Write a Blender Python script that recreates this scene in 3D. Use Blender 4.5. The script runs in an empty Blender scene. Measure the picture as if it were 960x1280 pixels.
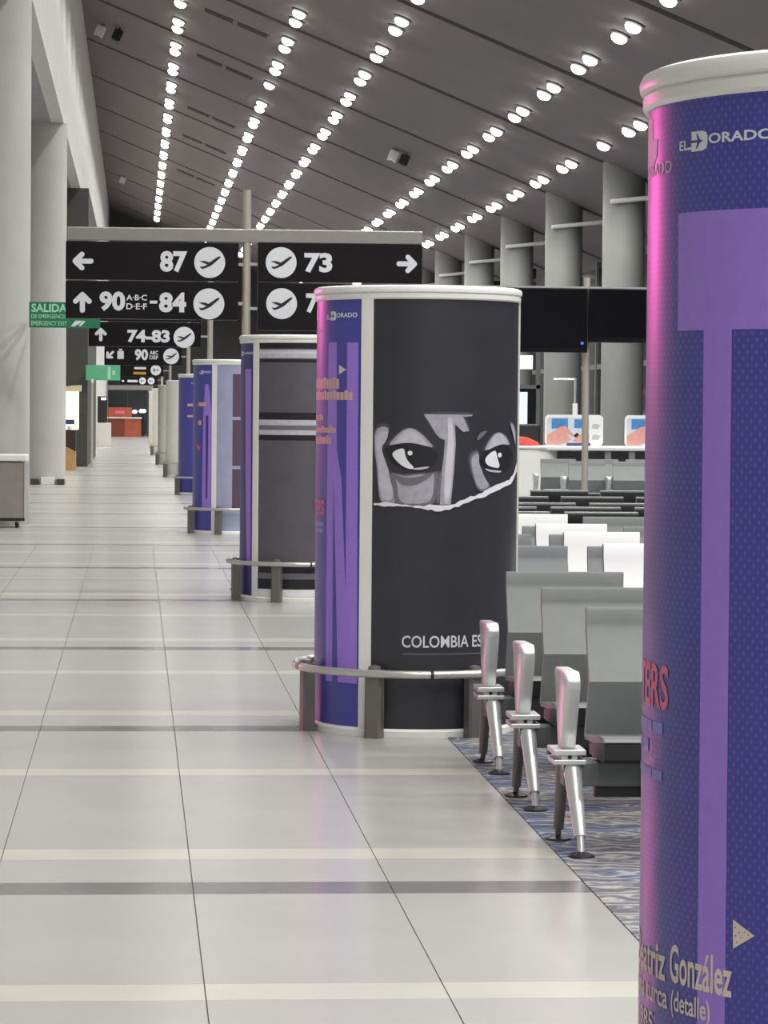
import bpy, bmesh, math, random
from mathutils import Vector, Matrix
random.seed(7)
S = bpy.context.scene
COL = S.collection

# ------------------------------------------------------------------ camera, world, exposure
cd = bpy.data.cameras.new('camera'); cam = bpy.data.objects.new('camera', cd); COL.objects.link(cam)
cd.sensor_fit = 'HORIZONTAL'; cd.sensor_width = 36.0; cd.lens = 36.0 * 3755.0 / 960.0
cd.clip_start = 0.1; cd.clip_end = 600
_r = Vector((0.9965731, -0.08222624, 0.00899431)); _d = Vector((0.00613069, -0.03501246, -0.99936807)); _f = Vector((0.08248919, 0.99599848, -0.03438838))
cam.matrix_world = Matrix(((_r.x, -_d.x, -_f.x, 0.0), (_r.y, -_d.y, -_f.y, 0.0), (_r.z, -_d.z, -_f.z, 1.61), (0, 0, 0, 1)))
S.camera = cam
W = bpy.data.worlds.new('night'); S.world = W; W.use_nodes = True
W.node_tree.nodes['Background'].inputs[0].default_value = (0.10, 0.105, 0.12, 1)
W.node_tree.nodes['Background'].inputs[1].default_value = 0.05
S.view_settings.view_transform = 'Standard'; S.view_settings.look = 'None'
S.view_settings.gamma = 1.0; S.view_settings.use_curve_mapping = False
S.view_settings.exposure = 0.42
LAMP_W = 330.0      # watts of each pair of ceiling downlights
def spot(name, loc, target, watts, color=(1, 1, 1), size=2.6, blend=0.6, radius=0.25):
    l = bpy.data.lights.new(name, 'SPOT'); l.energy = watts; l.color = color; l.spot_size = size; l.spot_blend = blend; l.shadow_soft_size = radius
    o = bpy.data.objects.new(name, l); COL.objects.link(o); o.location = loc
    o.rotation_euler = (Vector(target) - Vector(loc)).to_track_quat('-Z', 'Y').to_euler(); return o
# magenta spill that tints the left limbs of the first two columns, their rims and the steel rail: a lit front on the left side wall, outside the picture
spot('magenta_shopfront_offscreen', (-6.8, 28.0, 3.6), (1.42, 8.2, 2.0), 2000, (1.0, 0.12, 0.50), 0.60, 0.7, 1.1)

# ceiling plane: z = CZ(x)
CX0, CX1 = -1.55, 14.2
def CZ(x): return 12.55 - 0.41 * (x + 1.5)
ROWS = (1.05, 3.6, 5.46, 8.65, 10.48)
def in_frame(x, y, z):
    p = Vector((x, y, z - 1.61)); d = p.dot(_f)
    return d > 0 and abs(p.dot(_r) / d * 3755.0) < 490 and abs(p.dot(_d) / d * 3755.0) < 650
for k in range(-4, 32):
    for x in ROWS:
        y = 3.0 + 5.0 * k - 0.76          # right under the nearer fitting of each pair
        spot('downlight_lamp' if in_frame(x, y, CZ(x)) else 'downlight_row_offscreen', (x, y, CZ(x) - 0.38), (x, y, 0), LAMP_W, (1.0, 0.985, 0.965), 2.7, 0.5, 0.15)

# ------------------------------------------------------------------ materials
def lin(c):
    return tuple((v / 255 / 12.92) if v / 255 <= 0.04045 else ((v / 255 + 0.055) / 1.055) ** 2.4 for v in c)
MATS = {}
def mat(name, rgb, rough=0.5, metal=0.0, var=0.06, scale=6.0, emit=0.0, bump=0.0, spec=0.5):
    if name in MATS: return MATS[name]
    m = bpy.data.materials.new(name); m.use_nodes = True; nt = m.node_tree; b = nt.nodes['Principled BSDF']
    c = lin(rgb)
    b.inputs['Roughness'].default_value = rough; b.inputs['Metallic'].default_value = metal
    b.inputs['Specular IOR Level'].default_value = spec
    tc = nt.nodes.new('ShaderNodeTexCoord'); n = nt.nodes.new('ShaderNodeTexNoise'); n.inputs['Scale'].default_value = scale; n.inputs['Detail'].default_value = 4
    nt.links.new(tc.outputs['Object'], n.inputs['Vector'])
    r = nt.nodes.new('ShaderNodeValToRGB'); e = r.color_ramp.elements
    e[0].position = 0.3; e[1].position = 0.7
    e[0].color = tuple(v * (1 - var) for v in c) + (1,); e[1].color = tuple(min(1, v * (1 + var)) for v in c) + (1,)
    nt.links.new(n.outputs['Fac'], r.inputs['Fac']); nt.links.new(r.outputs['Color'], b.inputs['Base Color'])
    if emit:
        b.inputs['Emission Color'].default_value = c + (1,); b.inputs['Emission Strength'].default_value = emit
    if bump:
        bp = nt.nodes.new('ShaderNodeBump'); bp.inputs['Strength'].default_value = bump; bp.inputs['Distance'].default_value = 0.01
        nt.links.new(n.outputs['Fac'], bp.inputs['Height']); nt.links.new(bp.outputs['Normal'], b.inputs['Normal'])
    MATS[name] = m; return m

def nodes_of(m): return m.node_tree.nodes, m.node_tree.links
def floor_field_material():
    """porcelain floor with cross strips repeating every five metres (for the part too far to lay tile by tile)"""
    m = mat('porcelain_far', (176, 176, 172), 0.25, 0, 0.03, 2.0); N, L = nodes_of(m)
    b = N['Principled BSDF']; base = b.inputs['Base Color'].links[0].from_socket
    g = N.new('ShaderNodeNewGeometry'); sep = N.new('ShaderNodeSeparateXYZ'); L.new(g.outputs['Position'], sep.inputs[0])
    sub = N.new('ShaderNodeMath'); sub.operation = 'SUBTRACT'; sub.inputs[1].default_value = 4.9 - 500; L.new(sep.outputs['Y'], sub.inputs[0])
    md = N.new('ShaderNodeMath'); md.operation = 'MODULO'; md.inputs[1].default_value = 5.0; L.new(sub.outputs[0], md.inputs[0])
    cur = base
    for a, bb, col in ((0.0, 0.25, (122, 122, 121)), (0.77, 1.02, (194, 193, 180)), (3.22, 3.45, (194, 193, 180))):
        g1 = N.new('ShaderNodeMath'); g1.operation = 'GREATER_THAN'; g1.inputs[1].default_value = a; L.new(md.outputs[0], g1.inputs[0])
        g2 = N.new('ShaderNodeMath'); g2.operation = 'LESS_THAN'; g2.inputs[1].default_value = bb; L.new(md.outputs[0], g2.inputs[0])
        mu = N.new('ShaderNodeMath'); mu.operation = 'MULTIPLY'; L.new(g1.outputs[0], mu.inputs[0]); L.new(g2.outputs[0], mu.inputs[1])
        mx = N.new('ShaderNodeMix'); mx.data_type = 'RGBA'; L.new(mu.outputs[0], mx.inputs['Factor']); L.new(cur, mx.inputs['A']); mx.inputs['B'].default_value = lin(col) + (1,)
        cur = mx.outputs['Result']
    L.new(cur, b.inputs['Base Color']); return m
def carpet_material():
    m = mat('carpet', (110, 112, 122), 0.95, 0, 0.05, 2.0, spec=0.1); N, L = nodes_of(m); b = N['Principled BSDF']
    tc = [n for n in N if n.type == 'TEX_COORD'][0]
    mp = N.new('ShaderNodeMapping'); mp.inputs['Scale'].default_value = (1.0, 1.25, 1); mp.inputs['Rotation'].default_value = (0, 0, 0.25); L.new(tc.outputs['Object'], mp.inputs['Vector'])
    n1 = N.new('ShaderNodeTexNoise'); n1.inputs['Scale'].default_value = 1.0; n1.inputs['Detail'].default_value = 2; L.new(mp.outputs[0], n1.inputs['Vector'])
    r1 = N.new('ShaderNodeValToRGB'); el = r1.color_ramp.elements
    el[0].position = 0.42; el[0].color = lin((124, 122, 124)) + (1,); el[1].position = 0.5; el[1].color = lin((92, 106, 138)) + (1,)
    e2 = el.new(0.6); e2.color = lin((132, 130, 132)) + (1,); e3 = el.new(0.72); e3.color = lin((98, 104, 124)) + (1,)
    L.new(n1.outputs['Fac'], r1.inputs['Fac'])
    w = N.new('ShaderNodeTexWave'); w.inputs['Scale'].default_value = 2.6; w.inputs['Distortion'].default_value = 14.0; w.inputs['Detail'].default_value = 2.0; w.inputs['Detail Scale'].default_value = 2.0; w.bands_direction = 'Y'
    L.new(mp.outputs[0], w.inputs['Vector'])
    r2 = N.new('ShaderNodeValToRGB'); q = r2.color_ramp.elements; q[0].position = 0.72; q[0].color = (0, 0, 0, 1); q[1].position = 0.95; q[1].color = (0.62, 0.62, 0.62, 1)
    L.new(w.outputs['Fac'], r2.inputs['Fac'])
    mx = N.new('ShaderNodeMix'); mx.data_type = 'RGBA'; L.new(r2.outputs['Color'], mx.inputs['Factor']); L.new(r1.outputs['Color'], mx.inputs['A']); mx.inputs['B'].default_value = lin((186, 183, 172)) + (1,)
    r3 = N.new('ShaderNodeValToRGB'); q = r3.color_ramp.elements; q[0].position = 0.08; q[0].color = (0.6, 0.6, 0.6, 1); q[1].position = 0.25; q[1].color = (0, 0, 0, 1); L.new(w.outputs['Fac'], r3.inputs['Fac'])
    mx2 = N.new('ShaderNodeMix'); mx2.data_type = 'RGBA'; L.new(r3.outputs['Color'], mx2.inputs['Factor']); L.new(mx.outputs['Result'], mx2.inputs['A']); mx2.inputs['B'].default_value = lin((78, 80, 90)) + (1,)
    L.new(mx2.outputs['Result'], b.inputs['Base Color']); return m
def dotted_vinyl(name, rgb, dot, rough=0.34):
    """printed mesh vinyl: a staggered grid of paler dots in the sheet's own (arc length, height) coordinates"""
    m = mat(name, rgb, rough, 0, 0.04, 9.0); N, L = nodes_of(m); b = N['Principled BSDF']; base = b.inputs['Base Color'].links[0].from_socket
    uv = N.new('ShaderNodeUVMap'); uv.uv_map = 'UVMap'; sep = N.new('ShaderNodeSeparateXYZ'); L.new(uv.outputs[0], sep.inputs[0])
    k = 2 * math.pi / 0.019
    def mth(op, a, c=None):
        n = N.new('ShaderNodeMath'); n.operation = op
        for i, v in enumerate((a, c)):
            if v is None: continue
            if hasattr(v, 'is_output') or hasattr(v, 'links'): L.new(v, n.inputs[i])
            else: n.inputs[i].default_value = v
        return n.outputs[0]
    a = mth('COSINE', mth('MULTIPLY', sep.outputs['X'], k)); c = mth('COSINE', mth('MULTIPLY', sep.outputs['Y'], k * 0.9))
    s = mth('MULTIPLY', a, c)
    r = N.new('ShaderNodeValToRGB'); q = r.color_ramp.elements; q[0].position = 0.35; q[0].color = (0, 0, 0, 1); q[1].position = 0.95; q[1].color = (0.8, 0.8, 0.8, 1); L.new(s, r.inputs['Fac'])
    mx = N.new('ShaderNodeMix'); mx.data_type = 'RGBA'; L.new(r.outputs['Color'], mx.inputs['Factor']); L.new(base, mx.inputs['A']); mx.inputs['B'].default_value = lin(dot) + (1,)
    out = mx.outputs['Result']
    L.new(out, b.inputs['Base Color']); return m

M_TILE = mat('porcelain_tile', (176, 176, 172), 0.23, 0, 0.03, 2.0)
M_LIGHT = mat('cream_strip', (197, 196, 184), 0.23, 0, 0.03, 3.0)
M_DARK = mat('grey_strip', (122, 122, 121), 0.2, 0, 0.05, 3.0)
M_GROUT = mat('grout', (120, 116, 108), 0.8)
M_FIELD = floor_field_material()
M_CARPET = carpet_material()
M_CEIL = mat('ceiling_panel_paint', (120, 110, 109), 0.7, 0, 0.05, 0.6)
M_SEAM = mat('ceiling_channel', (30, 22, 22), 0.9)
M_WHITEWALL = mat('white_plaster', (206, 205, 200), 0.7, 0, 0.03, 1.0)
M_CONC = mat('pale_concrete', (184, 184, 178), 0.75, 0, 0.05, 1.5, bump=0.1)
M_SOFFIT = mat('soffit_grey', (150, 149, 150), 0.8)
M_DGREY = mat('plain_dark_grey', (70, 70, 68), 0.7)
M_GLASS = mat('night_glass', (16, 19, 22), 0.08, 0, 0.1, 1.0)
M_MULL = mat('mullion_grey', (92, 94, 93), 0.5, 0.3)
M_COLUMN = mat('column_grey', (122, 123, 120), 0.6, 0, 0.05, 2.0)
M_STEEL = mat('brushed_steel', (200, 198, 193), 0.3, 0.6, 0.05, 30)
M_POLE = mat('champagne_pole', (196, 192, 178), 0.35, 0.5, 0.04, 8)
M_GUARD = mat('guard_plate', (112, 109, 104), 0.45, 0.3, 0.06, 12)
M_WHITE = mat('white_gloss', (234, 234, 229), 0.35, 0, 0.02, 4)
M_WHITEPRINT = mat('white_print', (222, 224, 228), 0.5, 0, 0.02, 4)
M_SIGN = mat('sign_black', (24, 22, 24), 0.25, 0, 0.1, 3, spec=0.25)
M_BAR = mat('grey_sign_bar', (158, 157, 152), 0.35, 0.5, 0.04, 8)
M_COVER = mat('white_cover', (244, 244, 242), 0.5, 0, 0.01, 4)
M_PLANE = mat('sign_black_print', (26, 25, 27), 0.4)
M_AMBER = mat('amber_print', (190, 140, 40), 0.5)
M_GREEN = mat('exit_green', (34, 122, 84), 0.4, 0, 0.05, 6)
M_PALEGREEN = mat('pale_green_print', (170, 222, 190), 0.5)
M_ALU = mat('polished_aluminium', (208, 209, 208), 0.3, 0.45, 0.03, 20)
M_PU = mat('grey_polyurethane', (122, 126, 125), 0.42, 0, 0.05, 10)
M_BLACK = mat('black_plastic', (26, 26, 28), 0.45)
M_BEAM = mat('grey_beam', (104, 107, 106), 0.5, 0.3)
M_VIOLET = dotted_vinyl('violet_vinyl', (70, 68, 156), (98, 100, 186))
M_VIOLETDARK = mat('deep_violet_vinyl', (60, 52, 124), 0.4)
M_LILAC = mat('lilac_print', (158, 124, 222), 0.38, 0, 0.03, 40)
M_CREAM = mat('cream_print', (222, 208, 196), 0.5)
M_PEACH = mat('peach_print', (214, 172, 166), 0.5)
M_SALMON = mat('salmon_print', (226, 110, 136), 0.5)
M_SKYBLUE = mat('blue_print', (128, 134, 206), 0.5)
M_CHAR = mat('charcoal_poster', (46, 46, 52), 0.42, 0, 0.08, 5)
M_INK = mat('ink_black', (24, 23, 28), 0.45)
GREYS = {'gs': mat('grey_print_shade', (74, 72, 80), 0.45), 'g0': mat('grey_print_a', (108, 106, 114), 0.45), 'g1': mat('grey_print_b', (162, 160, 170), 0.45, 0, 0.16, 22), 'g2': mat('grey_print_c', (188, 186, 196), 0.45, 0, 0.1, 22),
         'g3': mat('grey_print_d', (206, 204, 212), 0.45), 'wh': mat('paper_white', (226, 226, 230), 0.5), 'bk': M_INK}
M_LENS = mat('downlight_lens', (255, 250, 240), 0.3, 0, 0.0, 1, emit=9.0)

# ------------------------------------------------------------------ mesh helpers
class MB:
    def __init__(self): self.v = []; self.f = []
    def add(self, vs, fs):
        o = len(self.v); self.v += [tuple(p) for p in vs]; self.f += [tuple(i + o for i in q) for q in fs]; return self
    def box(self, x0, x1, y0, y1, z0, z1):
        return self.add([(x0, y0, z0), (x1, y0, z0), (x1, y1, z0), (x0, y1, z0), (x0, y0, z1), (x1, y0, z1), (x1, y1, z1), (x0, y1, z1)],
                        [(0, 3, 2, 1), (4, 5, 6, 7), (0, 1, 5, 4), (1, 2, 6, 5), (2, 3, 7, 6), (3, 0, 4, 7)])
    def prism(self, prof, a0, a1, axis='x'):
        n = len(prof)
        def P(a, p): return {'x': (a, p[0], p[1]), 'y': (p[0], a, p[1]), 'z': (p[0], p[1], a)}[axis]
        vs = [P(a0, p) for p in prof] + [P(a1, p) for p in prof]
        return self.add(vs, [tuple(range(n)), tuple(range(2 * n - 1, n - 1, -1))] + [(i, n + i, n + (i + 1) % n, (i + 1) % n) for i in range(n)])
    def tube(self, p0, p1, r0, r1=None, n=10):
        r1 = r0 if r1 is None else r1
        p0, p1 = Vector(p0), Vector(p1); q = (p1 - p0).to_track_quat('Z', 'Y')
        vs = []
        for p, r in ((p0, r0), (p1, r1)):
            for i in range(n):
                a = 2 * math.pi * i / n; vs.append(p + q @ Vector((r * math.cos(a), r * math.sin(a), 0)))
        return self.add(vs, [tuple(range(n - 1, -1, -1)), tuple(range(n, 2 * n))] + [(i, (i + 1) % n, n + (i + 1) % n, n + i) for i in range(n)])
    def lathe(self, prof, n=32, a0=0.0, a1=360.0, closed=True, cx=0, cy=0):
        """revolve the (r, z) outline; a full turn or an arc with end caps"""
        full = abs(a1 - a0) >= 359.9; m = len(prof); k = n if full else n + 1
        vs = []
        for i in range(k):
            a = math.radians(a0 + (a1 - a0) * i / n)
            vs += [(cx + r * math.cos(a), cy + r * math.sin(a), z) for r, z in prof]
        fs = []
        for i in range(n):
            A = i * m; B = ((i + 1) % k) * m
            for j in range(m if closed else m - 1):
                fs.append((A + j, B + j, B + (j + 1) % m, A + (j + 1) % m))
        if not full and closed: fs += [tuple(range(m)), tuple(range((k - 1) * m + m - 1, (k - 1) * m - 1, -1))]
        return self.add(vs, fs)
    def ball(self, c, rx, ry, rz, n=12, h=7):
        vs = [(c[0], c[1], c[2] + rz)]; fs = []
        for j in range(1, h):
            t = math.pi * j / h
            for i in range(n):
                a = 2 * math.pi * i / n; vs.append((c[0] + rx * math.sin(t) * math.cos(a), c[1] + ry * math.sin(t) * math.sin(a), c[2] + rz * math.cos(t)))
        vs.append((c[0], c[1], c[2] - rz)); e = len(vs) - 1
        for i in range(n): fs.append((0, 1 + i, 1 + (i + 1) % n)); fs.append((e, e - n + (i + 1) % n, e - n + i))
        for j in range(h - 2):
            for i in range(n):
                a = 1 + j * n + i; b = 1 + j * n + (i + 1) % n; fs.append((a, a + n, b + n, b))
        return self.add(vs, fs)
    def mesh(self, name, m, smooth=False, bevel=0.0, uvR=None):
        bm = bmesh.new(); vs = [bm.verts.new(p) for p in self.v]
        for q in self.f:
            try: bm.faces.new([vs[i] for i in q])
            except ValueError: pass
        bmesh.ops.recalc_face_normals(bm, faces=bm.faces[:])
        if bevel: bmesh.ops.bevel(bm, geom=bm.edges[:], offset=bevel, segments=2, affect='EDGES', profile=0.5, clamp_overlap=True)
        if uvR:
            uv = bm.loops.layers.uv.new('UVMap')
            for f in bm.faces:
                c = f.calc_center_median(); ca = math.atan2(c.y, c.x) % (2 * math.pi)
                for l in f.loops:
                    a = math.atan2(l.vert.co.y, l.vert.co.x)
                    while a - ca > math.pi: a -= 2 * math.pi
                    while a - ca < -math.pi: a += 2 * math.pi
                    l[uv].uv = (a * uvR, l.vert.co.z)
        me = bpy.data.meshes.new(name); bm.to_mesh(me); bm.free(); me.materials.append(m)
        if smooth:
            me.polygons.foreach_set('use_smooth', [True] * len(me.polygons)); me.set_sharp_from_angle(angle=math.radians(38))
        return me
    def build(self, name, m, parent=None, smooth=False, bevel=0.0, loc=None, uvR=None):
        return link(name, self.mesh(name, m, smooth, bevel, uvR), parent, loc)
def link(name, data, parent=None, loc=None):
    o = bpy.data.objects.new(name, data); COL.objects.link(o)
    if parent is not None: o.parent = parent
    if loc: o.location = loc
    return o
def tag(o, label=None, cat=None, group=None, kind=None):
    if label: o['label'] = label
    if cat: o['category'] = cat
    if group: o['group'] = group
    if kind: o['kind'] = kind
    return o
def thing(name, loc, label, cat, group=None, rz=0.0):
    o = link(name, None, None, loc); o.rotation_euler = (0, 0, rz); o.empty_display_size = 0.1
    return tag(o, label, cat, group)
def struct(o, label=None): return tag(o, label, None, None, 'structure')
def dup(o, parent=None):
    c = o.copy(); COL.objects.link(c); c.parent = parent
    for ch in list(o.children): dup(ch, c)
    return c
# ---- flat print: 2-D outlines laid on a board (x, z) or wrapped on a drum (angle, z)
def text2d(s, x0, x1, y0, y1, bold=0.0):
    cu = bpy.data.curves.new('t', 'FONT'); cu.body = s; cu.size = 1.0; cu.offset = bold; cu.resolution_u = 3; cu.fill_mode = 'FRONT'
    o = bpy.data.objects.new('t', cu); COL.objects.link(o)
    dg = bpy.context.evaluated_depsgraph_get(); me = o.evaluated_get(dg).to_mesh()
    V = [(v.co.x, v.co.y) for v in me.vertices]; F = [tuple(p.vertices) for p in me.polygons]
    bpy.data.objects.remove(o); bpy.data.curves.remove(cu)
    xs = [p[0] for p in V]; ys = [p[1] for p in V]; ax, bx_, ay, by = min(xs), max(xs), min(ys), max(ys)
    return [(x0 + (p[0] - ax) / (bx_ - ax) * (x1 - x0), y0 + (p[1] - ay) / (by - ay) * (y1 - y0)) for p in V], F
def poly2d(*polys):
    V, F = [], []
    for p in polys:
        F.append(tuple(range(len(V), len(V) + len(p)))); V += list(p)
    return V, F
def disc2d(cx, cy, rx, ry=None, n=28): return [(cx + rx * math.cos(2 * math.pi * i / n), cy + (ry or rx) * math.sin(2 * math.pi * i / n)) for i in range(n)]
def rect2d(x0, x1, y0, y1): return [(x0, y0), (x1, y0), (x1, y1), (x0, y1)]
def stroke2d(p, q, w, n=6):
    a = math.atan2(q[1] - p[1], q[0] - p[0]); r = w / 2
    return [(q[0] + r * math.cos(a - math.pi / 2 + math.pi * i / n), q[1] + r * math.sin(a - math.pi / 2 + math.pi * i / n)) for i in range(n + 1)] + \
           [(p[0] + r * math.cos(a + math.pi / 2 + math.pi * i / n), p[1] + r * math.sin(a + math.pi / 2 + math.pi * i / n)) for i in range(n + 1)]
def _flat(vf, cut=None):
    bm = bmesh.new(); vs = [bm.verts.new((x, y, 0)) for x, y in vf[0]]
    for q in vf[1]:
        try: bm.faces.new([vs[i] for i in q])
        except ValueError: pass
    bm.normal_update(); bmesh.ops.triangulate(bm, faces=bm.faces[:])
    if cut:
        lo = min(p[0] for p in vf[0]); hi = max(p[0] for p in vf[0]); a = math.ceil(lo / cut) * cut
        while a < hi:
            bmesh.ops.bisect_plane(bm, geom=bm.verts[:] + bm.edges[:] + bm.faces[:], plane_co=(a, 0, 0), plane_no=(1, 0, 0), dist=1e-5); a += cut
    return bm
def _fin(bm, name, m, parent, out):
    bm.normal_update()
    for f in bm.faces:
        if f.normal.dot(out(f.calc_center_median())) < 0: f.normal_flip()
    me = bpy.data.meshes.new(name); bm.to_mesh(me); bm.free(); me.materials.append(m)
    return link(name, me, parent)
def print_flat(name, vf, y, m, parent):
    """print on a board that faces -Y"""
    bm = _flat(vf)
    for v in bm.verts: v.co = (v.co.x, y, v.co.y)
    return _fin(bm, name, m, parent, lambda c: Vector((0, -1, 0)))
def print_drum(name, vf, R, m, parent, rot=0.0):
    bm = _flat(vf, 3.0)
    for v in bm.verts:
        a = math.radians(v.co.x + rot); z = v.co.y; v.co = (R * math.cos(a), R * math.sin(a), z)
    return _fin(bm, name, m, parent, lambda c: Vector((c.x, c.y, 0)))

# ------------------------------------------------------------------ the setting: floor
Y0, Y1 = -22.0, 168.0
TX = [1.533 - 2.0 / 3.0 * i for i in range(7)]          # long joints of the tiled walkway
fl = struct(MB().box(-7.0, 1.533, Y0, Y1, -0.12, -0.006).build('floor', M_GROUT), 'polished pale grey porcelain floor of the concourse')
SEG = ((0.0, 0.25, 'd'), (0.25, 0.77, 't'), (0.77, 1.02, 'l'), (1.02, 3.22, 't'), (3.22, 3.45, 'l'), (3.45, 5.0, 't'))
meshes = {}
for a, b, k in SEG:
    w = 2.0 / 3.0 - 0.004; d = b - a - (0.003 if k == 't' else 0.0)
    meshes[(a, b)] = MB().box(-w / 2, w / 2, -d / 2, d / 2, -0.006, 0.0).mesh('floor_tile', {'t': M_TILE, 'l': M_LIGHT, 'd': M_DARK}[k])
for p in range(6):
    for a, b, k in SEG:
        for i in range(6):
            link({'t': 'floor_tile', 'l': 'cream_strip_tile', 'd': 'grey_strip_tile'}[k], meshes[(a, b)], fl, ((TX[i] + TX[i + 1]) / 2, 4.9 + 5 * p + (a + b) / 2, 0))
ff = MB().box(TX[6], 1.533, Y0, 4.9, -0.006, 0).box(TX[6], 1.533, 34.9, Y1, -0.006, 0).box(-7.0, TX[6], Y0, Y1, -0.006, 0).build('tile_field', M_FIELD, fl)
ff['kind'] = 'stuff'
struct(MB().box(1.533, 14.2, Y0, Y1, -0.12, 0.003).build('floor_carpet', M_CARPET), 'blue and grey carpet with wavy streaks under the seats')

# ceiling: sloping panels with dark channels between them
ce = struct(MB().prism([(CX0, CZ(CX0) + 0.12), (CX1, CZ(CX1) + 0.12), (CX1, CZ(CX1) + 0.3), (CX0, CZ(CX0) + 0.3)], Y0, Y1, 'y').build('ceiling', M_SEAM), 'sloping grey ceiling with dark channels between the panels')
pm = MB().prism([(CX0, CZ(CX0)), (CX1, CZ(CX1)), (CX1, CZ(CX1) + 0.12), (CX0, CZ(CX0) + 0.12)], -4.77, 4.77, 'y').mesh('ceiling_panel', M_CEIL)
for k in range(-2, 17): link('ceiling_panel', pm, ce, (0, 5.3 + 10 * k, 0))
# left: high white fascia over a soffit on round pillars
wl = struct(MB().box(-1.75, -1.55, Y0, Y1, 7.36, 13.2).build('wall_left', M_WHITEWALL), 'high white fascia wall above the pillars')
for i, (z0, z1, dx) in enumerate(((7.36, 9.0, 0.0), (9.02, 10.8, 0.03), (10.82, 12.55, 0.06))):
    MB().box(-1.55, -1.5 - dx * 0.5, Y0, Y1, z0, z1).build('fascia_board', M_WHITEWALL, wl)
struct(MB().box(-7.0, -1.75, Y0, 97.0, 7.36, 7.6).build('ceiling_soffit', M_SOFFIT), 'grey soffit behind the fascia')
struct(MB().box(-7.2, -7.0, Y0, Y1, 0, 7.6).build('wall_side', M_WHITEWALL), 'pale wall behind the pillars')
struct(MB().box(-3.6, -1.28, 80.0, 97.0, 0, 7.36).build('wall_block', M_DGREY), 'dark grey block beside the walkway')  # one even dark grey over the whole block
lw = struct(MB().box(-1.95, -1.55, 97.0, Y1, 0, 7.36).build('wall_far', M_WHITEWALL), 'white wall along the far end of the walkway')
# right: night glass front behind columns
wr = struct(MB().box(14.0, 14.2, Y0, Y1, 0, CZ(14.0)).build('wall_right', M_DGREY), 'dark glazed front behind the grey columns')
pane = MB().box(13.93, 14.0, -2.4, 2.4, 0.1, 2.85).mesh('glass_pane', M_GLASS); pane2 = MB().box(13.93, 14.0, -2.4, 2.4, 3.0, 5.9).mesh('glass_pane', M_GLASS)
mul = MB().box(13.86, 14.0, -0.1, 0.1, 0, 6.1).mesh('mullion', M_MULL); tra = MB().box(13.88, 14.0, -2.4, 2.4, 2.85, 3.0).mesh('transom', M_MULL)
for k in range(0, 30):
    y = 20.3 + 5 * k
    if y > 165: break
    link('glass_pane', pane, wr, (0, y + 2.5, 0)); link('glass_pane', pane2, wr, (0, y + 2.5, 0)); link('transom', tra, wr, (0, y + 2.5, 0)); link('mullion', mul, wr, (0, y, 0))
struct(MB().box(-7.2, 14.2, Y1, Y1 + 0.2, 0, 13.4).build('wall_back', M_DGREY), 'dark end wall of the hall')
struct(MB().box(-7.2, 14.2, Y0 - 0.2, Y0, 0, 13.4).build('wall_front', M_WHITEWALL), 'pale wall behind the viewer')
dr = struct(MB().box(-1.62, 0.72, Y1 - 0.12, Y1, 0, 2.75).build('door_1', M_MULL), 'glazed end door under a pale lintel')
for x0, x1 in ((-1.5, -0.5), (-0.42, 0.62)): MB().box(x0, x1, Y1 - 0.16, Y1 - 0.12, 0.12, 2.5).build('glass_pane', mat('grey_glass', (58, 66, 66), 0.2), dr)
MB().box(-1.7, 0.95, Y1 - 0.2, Y1 - 0.1, 2.52, 2.78).build('lintel', M_WHITEWALL, dr)

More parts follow.
